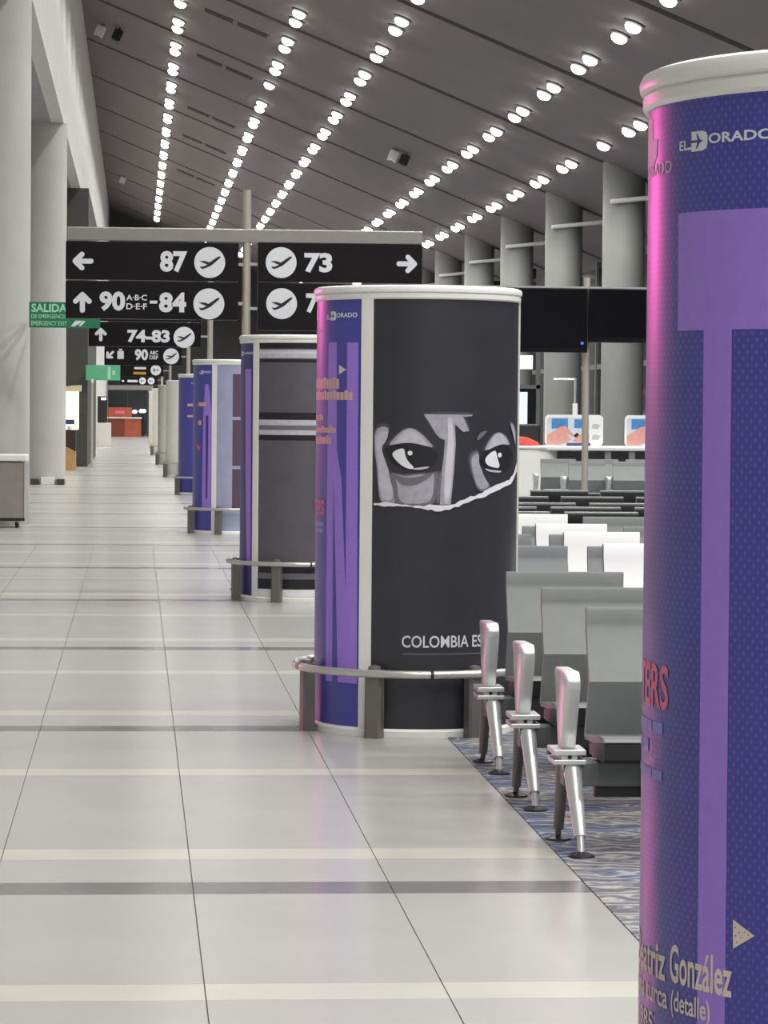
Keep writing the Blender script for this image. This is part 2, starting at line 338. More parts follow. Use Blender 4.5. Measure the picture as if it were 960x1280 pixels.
# ------------------------------------------------------------------ display columns
ART_EYES = [
    ('cheek_print', 'g2', [(240.7, 1.505), (245.7, 1.526), (249.5, 1.514), (248.1, 1.469), (244.3, 1.432), (246.3, 1.375), (249.3, 1.311), (250.8, 1.246), (252.7, 1.197), (253.2, 1.136), (244.6, 1.143), (243.0, 1.244), (242.4, 1.326), (240.8, 1.407)]),
    ('cheek_print', 'g1', [(249.7, 1.307), (256.3, 1.283), (265.5, 1.296), (272.9, 1.296), (276.6, 1.309), (277.1, 1.272), (275.9, 1.146), (265.7, 1.133), (252.8, 1.136), (251.7, 1.229)]),
    ('eye_bag_print', 'g0', [(251.6, 1.295), (259.1, 1.271), (268.3, 1.284), (275.2, 1.306), (269.2, 1.256), (261.9, 1.231), (255.5, 1.238)]),
    ('eyelid_print', 'g2', [(248.7, 1.429), (252.4, 1.47), (257.5, 1.511), (262.1, 1.519), (267.2, 1.491), (270.9, 1.455), (274.6, 1.419), (268.1, 1.434), (260.8, 1.446), (254.3, 1.44)]),
    ('eye_outline', 'bk', [(246.3, 1.416), (254.3, 1.44), (260.8, 1.444), (268.1, 1.433), (275.6, 1.406), (277.0, 1.378), (273.8, 1.329), (268.3, 1.304), (261.9, 1.304), (255.4, 1.319), (250.6, 1.351), (248.2, 1.392)]),
    ('eye_white', 'wh', [(250.6, 1.392), (254.3, 1.413), (257.9, 1.419), (258.3, 1.385), (260.0, 1.352), (263.7, 1.324), (261.8, 1.314), (257.2, 1.328), (253.0, 1.36)]),
    ('lower_lid_print', 'g2', [(261.4, 1.318), (265.5, 1.324), (271.9, 1.331), (271.5, 1.322), (265.5, 1.311)]),
    ('nose_print', 'g1', [(268.4, 1.585), (296.8, 1.584), (296.5, 1.577), (291.0, 1.573), (294.8, 1.505), (291.1, 1.499), (286.0, 1.537), (286.6, 1.444), (285.8, 1.313), (284.0, 1.144), (277.7, 1.144), (278.5, 1.289), (279.8, 1.386), (280.4, 1.46), (277.4, 1.468), (275.0, 1.492), (271.7, 1.54)]),
    ('nose_bridge_print', 'g3', [(281.5, 1.574), (284.8, 1.57), (286.1, 1.444), (285.3, 1.305), (283.3, 1.148), (279.8, 1.147), (280.1, 1.289), (281.1, 1.386), (282.3, 1.476)]),
    ('nose_side_print', 'g0', [(277.1, 1.305), (278.5, 1.305), (277.7, 1.148), (275.4, 1.148)]),
    ('eyelid_print', 'g2', [(304.6, 1.403), (308.4, 1.452), (312.4, 1.489), (318.4, 1.501), (325.7, 1.472), (330.3, 1.431), (320.2, 1.442), (312.5, 1.423)]),
    ('cheek_print', 'g1', [(294.4, 1.378), (298.8, 1.407), (301.6, 1.403), (301.1, 1.354), (303.6, 1.313), (306.1, 1.272), (312.2, 1.218), (301.3, 1.198), (296.7, 1.289)]),
    ('eye_outline', 'bk', [(302.5, 1.358), (305.9, 1.399), (312.5, 1.427), (320.2, 1.44), (330.3, 1.426), (335.4, 1.376), (330.7, 1.31), (320.5, 1.302), (311.3, 1.314), (305.4, 1.329)]),
    ('eye_white', 'wh', [(305.3, 1.366), (309.1, 1.395), (314.3, 1.412), (315.5, 1.378), (318.8, 1.32), (312.0, 1.325), (307.2, 1.337)]),
    ('lower_lid_print', 'g2', [(304.8, 1.323), (311.3, 1.312), (320.5, 1.307), (318.8, 1.298), (308.6, 1.303)]),
    ('temple_print', 'g1', [(327.6, 1.551), (334.2, 1.543), (339.9, 1.492), (339.5, 1.417), (334.4, 1.476)]),
    ('brow_print', 'g0', [(299.2, 1.464), (302.1, 1.501), (307.6, 1.509), (304.5, 1.481), (300.4, 1.456)]),
    ('torn_paper_edge', 'wh', [(240.9, 1.148), (248.9, 1.154), (256.5, 1.142), (265.7, 1.14), (274.9, 1.142), (286.4, 1.146), (294.7, 1.18), (299.1, 1.186), (306.2, 1.214), (318.9, 1.246), (328.4, 1.261), (337.0, 1.305), (342.6, 1.35), (342.9, 1.304), (330.9, 1.24), (317.4, 1.213), (306.2, 1.181), (296.9, 1.164), (288.5, 1.132), (280.6, 1.119), (275.0, 1.111), (269.4, 1.121), (262.0, 1.133), (254.6, 1.136), (247.0, 1.131), (240.9, 1.136)]),
    ('eye_glint', 'wh', [(262.5, 1.395), (262.2, 1.388), (261.6, 1.383), (260.7, 1.383), (260.0, 1.388), (259.7, 1.395), (260.0, 1.402), (260.7, 1.406), (261.5, 1.406), (262.2, 1.402)]),
    ('eye_glint', 'wh', [(319.7, 1.386), (319.3, 1.379), (318.3, 1.374), (317.1, 1.374), (316.2, 1.379), (315.8, 1.386), (316.1, 1.393), (317.1, 1.398), (318.3, 1.398), (319.3, 1.393)]),
]
RP = 0.508
def chaikin(pts, n=2):
    for _ in range(n):
        out = []
        for p, q in zip(pts, pts[1:] + pts[:1]): out += [(0.75 * p[0] + 0.25 * q[0], 0.75 * p[1] + 0.25 * q[1]), (0.25 * p[0] + 0.75 * q[0], 0.25 * p[1] + 0.75 * q[1])]
        pts = out
    return pts
def arc_sheet(a0, a1, R, t, z0, z1): return MB().lathe([(R - t, z0), (R, z0), (R, z1), (R - t, z1)], max(4, int((a1 - a0) / 3)), a0, a1)
def logo_prints(pan, rot, a0, a1, z, h):
    """EL DORADO logo: small EL, a block D with an aeroplane cut, ORADO"""
    w = a1 - a0; R = RP + 0.0007
    print_drum('lettering', text2d('EL', a0, a0 + 0.13 * w, z - 0.38 * h, z + 0.12 * h, 0.02), R, M_WHITEPRINT, pan, rot)
    print_drum('lettering', poly2d(rect2d(a0 + 0.11 * w, a0 + 0.19 * w, z - 0.38 * h, z - 0.26 * h)), R, M_WHITEPRINT, pan, rot)
    x0, x1 = a0 + 0.17 * w, a0 + 0.37 * w; d = x1 - x0
    print_drum('emblem', poly2d([(x0, z - 0.5 * h), (x0 + 0.7 * d, z - 0.5 * h), (x0 + 0.92 * d, z - 0.4 * h), (x1, z - 0.2 * h), (x1, z + 0.2 * h), (x0 + 0.92 * d, z + 0.4 * h), (x0 + 0.7 * d, z + 0.5 * h), (x0, z + 0.5 * h)]), R, M_WHITEPRINT, pan, rot)
    print_drum('emblem_plane', poly2d([(x0 - 0.02 * d, z - 0.07 * h), (x0 + 0.4 * d, z - 0.05 * h), (x0 + 0.3 * d, z - 0.38 * h), (x0 + 0.36 * d, z - 0.38 * h), (x0 + 0.56 * d, z - 0.06 * h), (x0 + 0.78 * d, z), (x0 + 0.56 * d, z + 0.06 * h), (x0 + 0.38 * d, z + 0.38 * h), (x0 + 0.32 * d, z + 0.38 * h), (x0 + 0.42 * d, z + 0.05 * h), (x0 - 0.02 * d, z + 0.06 * h)]), R + 0.0005, M_VIOLETDARK, pan, rot)
    print_drum('lettering', text2d('ORADO', a0 + 0.38 * w, a1, z - 0.2 * h, z + 0.32 * h, 0.025), R, M_WHITEPRINT, pan, rot)
def make_column(x, y, rot, label, mats, prints=None):
    t = thing('display_column', (x, y, 0), label, 'display column', 'display columns along the walkway')
    rim = [(0.46, 2.145), (0.513, 2.145), (0.519, 2.152), (0.519, 2.170), (0.514, 2.176), (0.524, 2.181), (0.526, 2.195), (0.52, 2.208), (0.505, 2.214), (0.46, 2.214)]
    MB().lathe(rim, 72).build('top_rim', M_WHITE, t, True)
    MB().lathe([(0.0, 2.19), (0.47, 2.19), (0.47, 2.205), (0.0, 2.205)], 36, closed=False).build('top_cap', M_WHITE, t, True)
    MB().lathe([(0.44, 0.0), (0.522, 0.0), (0.522, 0.03), (0.512, 0.042), (0.44, 0.042)], 72).build('base_ring', M_WHITE, t, True)
    pans = []
    for i, a in enumerate((116, 236, 356)):
        arc_sheet(a - 3.6 + rot, a + 3.6 + rot, 0.517, 0.03, 0.04, 2.148).build('white_post', M_WHITE, t, True)
        pans.append(arc_sheet(a + 3.4 + rot, a + 116.6 + rot, RP, 0.02, 0.04, 2.148).build('printed_panel', mats[i], t, True, uvR=RP))
    if prints: prints(pans, rot)
    return t
def make_guard(x, y, rot, label):
    t = thing('guard_rail', (x, y, 0), label, 'guard rail', 'floor guard rails around the display columns', math.radians(rot))
    sup = None
    for k in range(7):
        a = math.radians(193 + 360 / 7 * k)
        if sup is None: sup = MB().prism([(0.535, -0.04), (0.585, -0.042), (0.596, -0.03), (0.596, 0.03), (0.585, 0.042), (0.535, 0.04)], 0, 0.335, 'z').lathe([(0.0, 0.335), (0.032, 0.335), (0.03, 0.352), (0.0, 0.36)], 10, closed=False, cx=0.565).mesh('support', M_GUARD, True)
        s = link('support', sup, t); s.rotation_euler = (0, 0, a)
    arcs = [(193 + 3, 272), (273.5, 393), (394.5, 511), (512.5, 193 + 357)]
    for a0, a1 in arcs:
        MB().lathe([(0.603 + 0.02 * math.cos(b), 0.318 + 0.02 * math.sin(b)) for b in [2 * math.pi * j / 10 for j in range(10)]], int((a1 - a0) / 5), a0, a1).build('rail', M_STEEL, t, True)
    for a in (272.75, 393.75, 511.75):
        MB().lathe([(0.603 + 0.017 * math.cos(b), 0.318 + 0.017 * math.sin(b)) for b in [2 * math.pi * j / 8 for j in range(8)]], 2, a - 1.2, a + 1.2).build('rail_joint', M_BLACK, t, True)
    return t
def prints_letter(p, rot):
    a = p[0]; R = RP + 0.0006
    logo_prints(a, rot, 197.0, 224.0, 2.072, 0.034)
    print_drum('lettering', text2d('DORADO', 173.0, 193.5, 2.025, 2.047, 0.01), R, GREYS['g2'], a, rot)
    print_drum('emblem', poly2d([(170, 2.13), (180, 2.13), (181, 2.09), (184.8, 2.09), (184.5, 2.06), (182, 2.045), (170, 2.045)]), R, GREYS['g2'], a, rot)
    print_drum('big_letter', poly2d([(196.8, 1.952), (197.2, 1.749), (206.5, 1.749), (207.4, 0.05), (215.3, 0.05), (214.6, 1.749), (232, 1.749), (232, 1.95)]), R, M_LILAC, a, rot)
    R += 0.0005
    print_drum('lettering', text2d('TERS', 174.0, 195.0, 1.087, 1.165, 0.02), R, M_SALMON, a, rot)
    for z0, z1, e in ((1.043, 1.063, 192.5), (1.006, 1.028, 183.5), (0.962, 0.978, 192.4)):
        print_drum('caption_line', poly2d(rect2d(162, e - 6.5, z0, z1), rect2d(e - 6.0, e, z0, z1)), R, M_SKYBLUE, a, rot)
    print_drum('lettering', text2d('Beatriz', 174.0, 195.2, 0.612, 0.676, 0.02), R, M_CREAM, a, rot)
    print_drum('lettering', text2d('Gonz\u00e1lez', 197.2, 216.8, 0.616, 0.684, 0.02), R, M_CREAM, a, rot)
    print_drum('lettering', text2d('Ni\u00f1a turca', 172.0, 196.3, 0.565, 0.605, 0.015), R, M_CREAM, a, rot)
    print_drum('lettering', text2d('(detalle)', 197.8, 211.0, 0.556, 0.604, 0.015), R, M_CREAM, a, rot)
    print_drum('lettering', text2d('1985', 176.0, 189.0, 0.51, 0.548, 0.015), R, M_CREAM, a, rot)
    print_drum('arrow_mark', poly2d([(216.9, 0.751), (217.0, 0.701), (222.2, 0.729)]), R, M_CREAM, a, rot)
    for u, v in ((217.6, 0.738), (218.6, 0.731), (219.8, 0.732), (217.7, 0.724), (219.0, 0.722), (218.0, 0.713), (220.8, 0.729)):
        print_drum('arrow_dot', poly2d(disc2d(u, v, 0.14, 0.0013, 8)), R + 0.001, M_INK, a, rot)
def prints_eyes(p, rot):
    a, b = p[0], p[1]; R = RP + 0.0006
    logo_prints(a, rot, 202.3, 229.0, 2.066, 0.045)
    print_drum('emblem', poly2d([(180, 2.10), (187, 2.10), (188, 2.05), (180, 2.05)]), R, GREYS['g2'], a, rot)
    print_drum('lettering', text2d('DORADO', 172.0, 195.0, 1.985, 2.01, 0.01), R, GREYS['g2'], a, rot)
    print_drum('big_letter', poly2d([(204.5, 1.936), (212.9, 1.935), (213.7, 1.413), (218.1, 1.256), (222.1, 0.704), (221.9, 1.257), (221.7, 1.934), (229.8, 1.933), (230.7, 0.255), (216.2, 0.255), (214.2, 0.70), (210.9, 1.255), (211.0, 0.255), (204.1, 0.255), (204.0, 1.253)]), R, M_LILAC, a, rot)
    R += 0.0005
    print_drum('arrow_mark', poly2d([(215.2, 1.824), (215.3, 1.777), (221.2, 1.80)]), R, M_CREAM, a, rot)
    for u, z0, z1 in ((215.4, 1.706, 1.755), (226.2, 1.651, 1.69), (197.9, 1.548, 1.574), (212.8, 1.488, 1.514), (208.2, 1.432, 1.466)):
        print_drum('caption_line', poly2d(*[rect2d(u - 3.4 * j - 2.9, u - 3.4 * j, z0, z1 + (0.008 if j % 3 == 1 else 0)) for j in range(int((u - 172) / 3.4))]), R, M_PEACH, a, rot)
    print_drum('lettering', text2d('TERS', 178, 200.2, 1.077, 1.15, 0.02), R, M_SALMON, a, rot)
    for z0, z1 in ((1.02, 1.041), (0.989, 1.008)): print_drum('caption_line', poly2d(rect2d(168, 199.3, z0, z1)), R, M_SKYBLUE, a, rot)
    for nm, mk, pts in ART_EYES:          # soft darker margin under the pale patches
        if mk in ('g1', 'g2', 'g3') and 'lower' not in nm:
            cu = sum(q[0] for q in pts) / len(pts); cv = sum(q[1] for q in pts) / len(pts)
            print_drum('shade_print', poly2d(chaikin([(max(240.3, cu + (u - cu) * 1.13), cv + (v - cv) * (1.09 if v > 1.2 else 1.0)) for u, v in pts])), RP + 0.0005, GREYS['gs'], b, rot)
    for i, (nm, mk, pts) in enumerate(ART_EYES):
        if nm == 'torn_paper_edge':
            rg = random.Random(3); sp = []
            for q, r in zip(pts, pts[1:] + pts[:1]):
                sp += [q] + [(q[0] + (r[0] - q[0]) * f, q[1] + (r[1] - q[1]) * f + rg.uniform(-0.006, 0.006)) for f in (0.33, 0.67)]
            pts = sp
        elif nm != 'nose_print': pts = chaikin(pts)
        soft = {'g1': 'g0', 'g2': 'g1', 'g3': 'g2'}.get(mk) if ('cheek' in nm or 'eyelid' in nm or 'bridge' in nm or 'temple' in nm) else None
        print_drum(nm, poly2d(pts), RP + 0.0009 + 0.0003 * i, GREYS[soft or mk], b, rot)
        if soft:
            cu = sum(q[0] for q in pts) / len(pts); cv = sum(q[1] for q in pts) / len(pts)
            print_drum(nm, poly2d([(cu + (u - cu) * 0.8, cv + (v - cv) * 0.88) for u, v in pts]), RP + 0.00105 + 0.0003 * i, GREYS[mk], b, rot)
    print_drum('lettering', text2d('COLOMBIA ES', 257.4, 305.0, 0.443, 0.502, 0.012), RP + 0.0006, GREYS['g3'], b, rot)
    print_drum('rule_line', poly2d(rect2d(257.4, 312, 0.409, 0.414)), RP + 0.0006, GREYS['g0'], b, rot)
def prints_stripes(p, rot):
    a, b = p[0], p[1]; R = RP + 0.0006
    logo_prints(a, rot, 199, 231, 2.06, 0.04)
    print_drum('big_letter', poly2d([(216, 1.93), (228, 1.93), (229, 0.30), (222, 0.30), (219, 1.0)]), R, M_LILAC, a, rot)
    for z0, z1, mk in ((2.10, 2.148, 'bk'), (2.02, 2.09, 'g2'), (2.06, 2.072, 'g3'), (1.985, 2.01, 'bk'), (1.51, 1.57, 'bk'), (1.465, 1.51, 'g2'), (1.425, 1.465, 'g0'), (1.385, 1.425, 'g2'), (1.34, 1.385, 'bk'), (0.24, 0.30, 'bk'), (0.19, 0.24, 'g0'), (0.11, 0.19, 'bk'), (0.045, 0.105, 'wh')):
        print_drum('painted_stripe', poly2d(rect2d(240, 352, z0, z1)), R + (0.0004 if mk == 'g3' else 0), GREYS[mk], b, rot)
def prints_panels(p, rot):
    a, b = p[0], p[1]; R = RP + 0.0006
    logo_prints(a, rot, 206, 230, 2.05, 0.05)
    print_drum('big_letter', poly2d([(219, 1.90), (226, 1.90), (232, 1.5), (231, 0.30), (214, 0.30), (216, 1.5)]), R, M_LILAC, a, rot)
    print_drum('letter_gap', poly2d([(221, 1.5), (226, 1.5), (225, 0.45), (222, 0.45)]), R + 0.001, M_VIOLETDARK, a, rot)
    for u, z0, z1 in ((222, 1.62, 1.67), (212, 1.38, 1.44)): print_drum('caption_line', poly2d(rect2d(204, u, z0, z1)), R + 0.001, M_PEACH, a, rot)
    print_drum('caption_line', poly2d([(196, 1.15), (206, 1.05), (210, 1.10), (204, 1.12)]), R + 0.001, M_SALMON, a, rot)
    for z0, z1 in ((1.49, 2.03), (0.87, 1.45), (0.30, 0.83)):
        print_drum('painted_field', poly2d(rect2d(263, 335, z0, z1)), R, mat('plum_print', (92, 66, 82), 0.5), b, rot)
def prints_plain(p, rot):
    a = p[0]; R = RP + 0.0006
    logo_prints(a, rot, 206, 230, 2.05, 0.05)
    print_drum('big_letter', poly2d([(216, 1.9), (224, 1.9), (225, 0.3), (214, 0.3)]), R, M_LILAC, a, rot)
    for z0, z1 in ((1.62, 1.67), (1.42, 1.46)): print_drum('caption_line', poly2d(rect2d(196, 212, z0, z1)), R + 0.001, M_PEACH, a, rot)
M_STRIPEBASE = mat('grey_canvas_print', (88, 84, 92), 0.45, 0, 0.08, 7)
M_LILACPALE = mat('pale_lilac_print', (160, 162, 190), 0.5)
M_IVORY = mat('ivory_vinyl', (226, 225, 217), 0.5, 0, 0.04, 6)
make_column(1.42, 5.3, 0, 'violet round display column with a huge lilac letter T beside the walkway', (M_VIOLET, M_CHAR, M_VIOLET), prints_letter)
make_column(1.413, 15.1, 0, 'round display column with a torn picture of two eyes on black', (M_VIOLET, M_CHAR, M_VIOLET), prints_eyes)
make_column(1.385, 25.3, -16, 'round display column with dark grey panel crossed by pale stripes', (M_VIOLETDARK, M_STRIPEBASE, M_VIOLETDARK), prints_stripes)
make_column(1.235, 38.5, 5, 'violet display column with plum fields on a pale lilac panel', (M_VIOLET, M_LILACPALE, M_VIOLET), prints_panels)
make_column(1.29, 55.5, 30, 'plain violet display column with small captions, before the ivory ones', (M_VIOLET, M_VIOLET, M_VIOLET), prints_plain)
for x, y in ((1.20, 69.2), (1.12, 84.0), (1.05, 100.0), (1.0, 116.0)):
    make_column(x, y, 10, 'plain ivory display column far down the walkway', (M_IVORY, M_IVORY, M_IVORY))
make_guard(1.413, 15.1, 0, 'steel guard rail on grey supports around the column with eyes')
make_guard(1.385, 25.3, 3, 'steel guard rail on grey supports around the striped column')
make_guard(1.235, 38.5, 6, 'steel guard rail on grey supports around the column with plum fields')
make_guard(1.29, 55.5, 6, 'steel guard rail around the plain violet column with small captions')
for x, y in ((1.20, 69.2), (1.12, 84.0), (1.05, 100.0)): make_guard(x, y, 6, 'steel guard rail around an ivory display column')
make_guard(1.42, 5.3, 60, 'steel guard rail around the column with the huge lilac letter')
# ------------------------------------------------------------------ way-finding signs on poles
PLANE = [(-.66, .10), (-.30, .09), (-.02, .0), (.50, .36), (.66, .42), (.70, .34), (.62, .26), (.12, -.18), (-.22, -.34), (-.46, -.42), (-.58, -.36), (-.62, -.22), (-.52, -.28), (-.38, -.26), (-.14, -.14), (-.44, -.02)]
def sign_items(board, items, y):
    for it in items:
        k = it[0]
        if k == 'text': print_flat('lettering', text2d(it[1], it[2], it[3], it[4], it[5], it[6] if len(it) > 6 else 0.045), y - 0.002, it[7] if len(it) > 7 else M_WHITEPRINT, board)
        elif k == 'plane':
            print_flat('white_disc', poly2d(disc2d(it[1], it[2], it[3])), y - 0.002, M_WHITEPRINT, board)
            print_flat('aeroplane_mark', poly2d([(it[1] + it[3] * px, it[2] + it[3] * pz) for px, pz in PLANE]), y - 0.004, M_PLANE, board)
        elif k == 'disc':
            print_flat('white_disc', poly2d(disc2d(it[1], it[2], it[3], n=20)), y - 0.002, M_WHITEPRINT, board)
            print_flat('disc_mark', poly2d(rect2d(it[1] - .5 * it[3], it[1] - .1 * it[3], it[2] - .3 * it[3], it[2] + .3 * it[3]), rect2d(it[1] + .1 * it[3], it[1] + .5 * it[3], it[2] - .1 * it[3], it[2] + .2 * it[3])), y - 0.004, GREYS['g0'], board)
        elif k == 'arrow':
            _, dx, dz, cx, cz, s = it; n = math.hypot(dx, dz); dx, dz = dx / n, dz / n; w = 0.27 * s
            tip = (cx + dx * s * 0.42, cz + dz * s * 0.42); tl = (cx - dx * s * 0.42, cz - dz * s * 0.42)
            for j, (p, q) in enumerate(((tl, tip), (tip, (tip[0] + (-dx - dz) * s * 0.36, tip[1] + (-dz + dx) * s * 0.36)), (tip, (tip[0] + (-dx + dz) * s * 0.36, tip[1] + (-dz - dx) * s * 0.36)))):
                print_flat('arrow_stroke', poly2d(stroke2d(p, q, w)), y - 0.002 - 0.0003 * j, M_WHITEPRINT, board)
        elif k == 'bar': print_flat('caption_line', poly2d(rect2d(*it[1:5])), y - 0.002, it[5] if len(it) > 5 else M_WHITEPRINT, board)
def make_sign(Y, px, xl, boards, ztop, zbar, label, xr=None):
    t = thing('direction_sign', (0, Y, 0), label, 'sign', 'direction signs over the walkway')
    MB().tube((px, 0, 0), (px, 0, ztop), 0.038, n=16).build('pole', M_POLE, t, True)
    MB().lathe([(0, 0), (0.13, 0), (0.13, 0.02), (0.05, 0.03), (0, 0.03)], 16, closed=False, cx=px).build('foot_plate', M_STEEL, t, True)
    MB().box(xl, xr if xr else px + 0.02, -0.045, 0.045, zbar, zbar + 0.115)  .build('top_bar', M_BAR, t, bevel=0.008)
    for x0, x1, z0, z1, items in boards:
        b = MB().box(x0, x1, -0.04, 0.04, z0, z1).build('sign_board', M_SIGN, t, bevel=0.004)
        sign_items(b, items, -0.041)
        xe = x1 if x1 < px else x0
        MB().box(min(xe, px), max(xe, px), -0.02, 0.02, (z0 + z1) / 2 - 0.03, (z0 + z1) / 2 - 0.005).build('bracket', M_STEEL, t)
    return t
make_sign(26.5, 0.962, -0.61, [
    (-0.62, 0.89, 2.715, 3.05, [('arrow', -1, 0, -0.469, 2.876, 0.165), ('text', '87', 0.201, 0.440, 2.788, 2.975), ('plane', 0.637, 2.878, 0.136)]),
    (-0.62, 0.89, 2.375, 2.705, [('arrow', 0, 1, -0.473, 2.515, 0.165), ('text', '90', -0.325, -0.10, 2.442, 2.615), ('text', 'A\u00b7B\u00b7C', -0.09, 0.09, 2.538, 2.588, 0.02), ('text', 'D\u00b7E\u00b7F', -0.09, 0.09, 2.460, 2.512, 0.02), ('text', '84', 0.195, 0.433, 2.436, 2.612), ('bar', 0.115, 0.18, 2.512, 2.538), ('plane', 0.632, 2.515, 0.136)]),
    (1.06, 2.51, 2.715, 3.06, [('plane', 1.264, 2.885, 0.136), ('text', '73', 1.468, 1.715, 2.80, 2.975), ('arrow', 1, 0, 2.373, 2.888, 0.165)]),
    (1.06, 2.51, 2.29, 2.705, [('plane', 1.271, 2.525, 0.136), ('text', '7', 1.485, 1.60, 2.445, 2.618)])],
    3.52, 3.06, 'black double sign reading 87, 90 to 84 and 73 on a pale pole', 2.51)
make_sign(40.0, 0.975, -0.6, [(-0.63, 0.85, 2.40, 2.725, [('arrow', 0, 1, -0.47, 2.555, 0.16), ('text', '74-83', -0.12, 0.44, 2.455, 2.625), ('plane', 0.63, 2.53, 0.14)]),
    (-0.63, 0.85, 2.735, 3.05, [])], 3.4, 3.06, 'black sign reading 74-83 on a pale pole')
make_sign(56.9, 0.98, -0.6, [(-0.6, 0.85, 2.385, 2.76, [('arrow', -1, -1, -0.49, 2.58, 0.17), ('bar', -0.355, -0.235, 2.50, 2.65), ('bar', -0.325, -0.265, 2.66, 2.69), ('text', '90', -0.03, 0.22, 2.475, 2.69), ('text', 'ABC', 0.25, 0.41, 2.59, 2.66, 0.02), ('text', 'DEF', 0.25, 0.41, 2.50, 2.57, 0.02), ('plane', 0.655, 2.56, 0.15)]),
    (-0.6, 0.85, 2.77, 3.05, [])], 3.4, 3.06, 'black sign reading 90 with a slanted arrow on a pale pole')
make_sign(80.5, 0.90, -0.6, [(-0.64, 0.72, 2.41, 2.76, [('bar', -0.05, 0.26, 2.60, 2.66), ('bar', -0.08, 0.26, 2.46, 2.53, M_AMBER), ('disc', 0.52, 2.58, 0.14)]), (-0.64, 0.72, 2.77, 3.05, [])], 3.4, 3.06, 'far black sign with one white disc and an amber line')
make_sign(105.0, 0.90, -0.56, [(-0.56, 0.75, 2.38, 2.72, [('bar', -0.5, -0.42, 2.46, 2.52), ('bar', -0.3, 0.05, 2.45, 2.53), ('disc', 0.22, 2.5, 0.12), ('disc', 0.52, 2.5, 0.12)]), (-0.56, 0.75, 2.73, 3.05, [])], 3.4, 3.06, 'farthest black sign with two white discs side by side')
def make_exit(x0, x1, y, z0, z1, wall, label, words=True):
    t = thing('exit_sign', ((x0 + x1) / 2, y, z0), label, 'exit sign', 'green exit signs on the left')
    w = (x1 - x0) / 2; h = z1 - z0
    b = MB().box(-w, w, -0.02, 0.02, 0, h).build('sign_plate', M_GREEN if words else mat('pale_exit_green', (96, 184, 140), 0.4), t, bevel=0.004)
    if words:
        print_flat('lettering', text2d('SALIDA', -w + 0.03, 0.03, 0.60 * h, 0.93 * h, 0.03), -0.023, M_PALEGREEN, b)
        print_flat('lettering', text2d('DE EMERGENCIA', -w + 0.03, 0.03, 0.36 * h, 0.52 * h, 0.01), -0.023, M_PALEGREEN, b)
        print_flat('lettering', text2d('EMERGENCY EXIT', -w + 0.03, 0.03, 0.08 * h, 0.26 * h, 0.01), -0.023, M_PALEGREEN, b)
        print_flat('running_mark', poly2d([(0.08, 0.06 * h), (0.13, 0.06 * h), (0.25, 0.28 * h), (0.14, 0.28 * h)], [(0.18, 0.1 * h), (0.21, 0.06 * h), (0.27, 0.25 * h), (0.25, 0.28 * h)]), -0.023, M_WHITEPRINT, b)
    else:
        print_flat('white_field', poly2d(rect2d(0.12, 0.2, 0.1 * h, 0.9 * h), rect2d(0.24, 0.32, 0.35 * h, 0.65 * h)), -0.023, M_PALEGREEN, b)
    MB().box(-w, -w + 0.03, -0.0, wall - y, 0.4 * h, 0.55 * h).build('bracket', M_STEEL, t)
make_exit(-1.40, -0.475, 39.6, 2.63, 2.965, 40.8, 'green emergency exit sign with white lettering fixed to a pillar')
make_exit(-1.32, -0.42, 79.6, 2.29, 2.69, 80.05, 'small far green exit sign on the dark block', False)

# ------------------------------------------------------------------ pillars and columns
for y, lb in ((41.0, 'round pale concrete pillar that carries the green exit sign'), (62.0, 'round pale concrete pillar with small dark boxes at its foot')):
    t = thing('pillar', (-1.885, y, 0), lb, 'pillar', 'concrete pillars under the fascia')
    MB().lathe([(0, 0), (0.45, 0), (0.45, 7.37), (0, 7.37)], 48, closed=False).build('shaft', M_CONC, t, True)
    MB().lathe([(0.452, 0), (0.462, 0), (0.462, 0.1), (0.452, 0.1)], 48).build('skirting', M_STEEL, t, True)
    if y > 60:
        for dx in (-0.16, 0.36): MB().box(dx - 0.08, dx + 0.08, -0.54, -0.40, 0, 0.12).build('foot_box', M_DGREY, t, bevel=0.01)
        MB().box(-0.04, 0.24, -0.52, -0.42, 0, 0.16).build('foot_box', M_WHITE, t, bevel=0.01)
for k in range(12):
    y = 50.4 + 10 * k
    t = thing('hall_column', (11.45, y, 0), 'round grey column with a steel strut before the glazed front', 'column', 'grey columns along the glazed front')
    n = 28; H = CZ(11.0) + 0.02
    mb = MB(); vs = []
    for i in range(n):
        a = 2 * math.pi * i / n; x, yy = 0.5 * math.cos(a), 0.5 * math.sin(a); vs += [(x, yy, 0), (x, yy, CZ(11.45 + x) + 0.05)]
    mb.add(vs, [(2 * i, (2 * i + 2) % (2 * n), (2 * i + 3) % (2 * n), 2 * i + 1) for i in range(n)] + [tuple(2 * i + 1 for i in range(n))])
    mb.build('shaft', M_COLUMN, t, True)
    MB().tube((-0.4, -0.53, 6.5), (2.5, -0.53, 6.82), 0.055, n=8).build('strut', M_WHITE, t, True)
    MB().tube((-0.3, -0.53, 4.3), (2.5, -0.53, 4.38), 0.045, n=8).build('strut', M_WHITE, t, True)
    MB().box(1.5, 1.9, -0.25, 0.25, 6.0, 6.35).build('spot_box', M_BLACK, t, bevel=0.02)
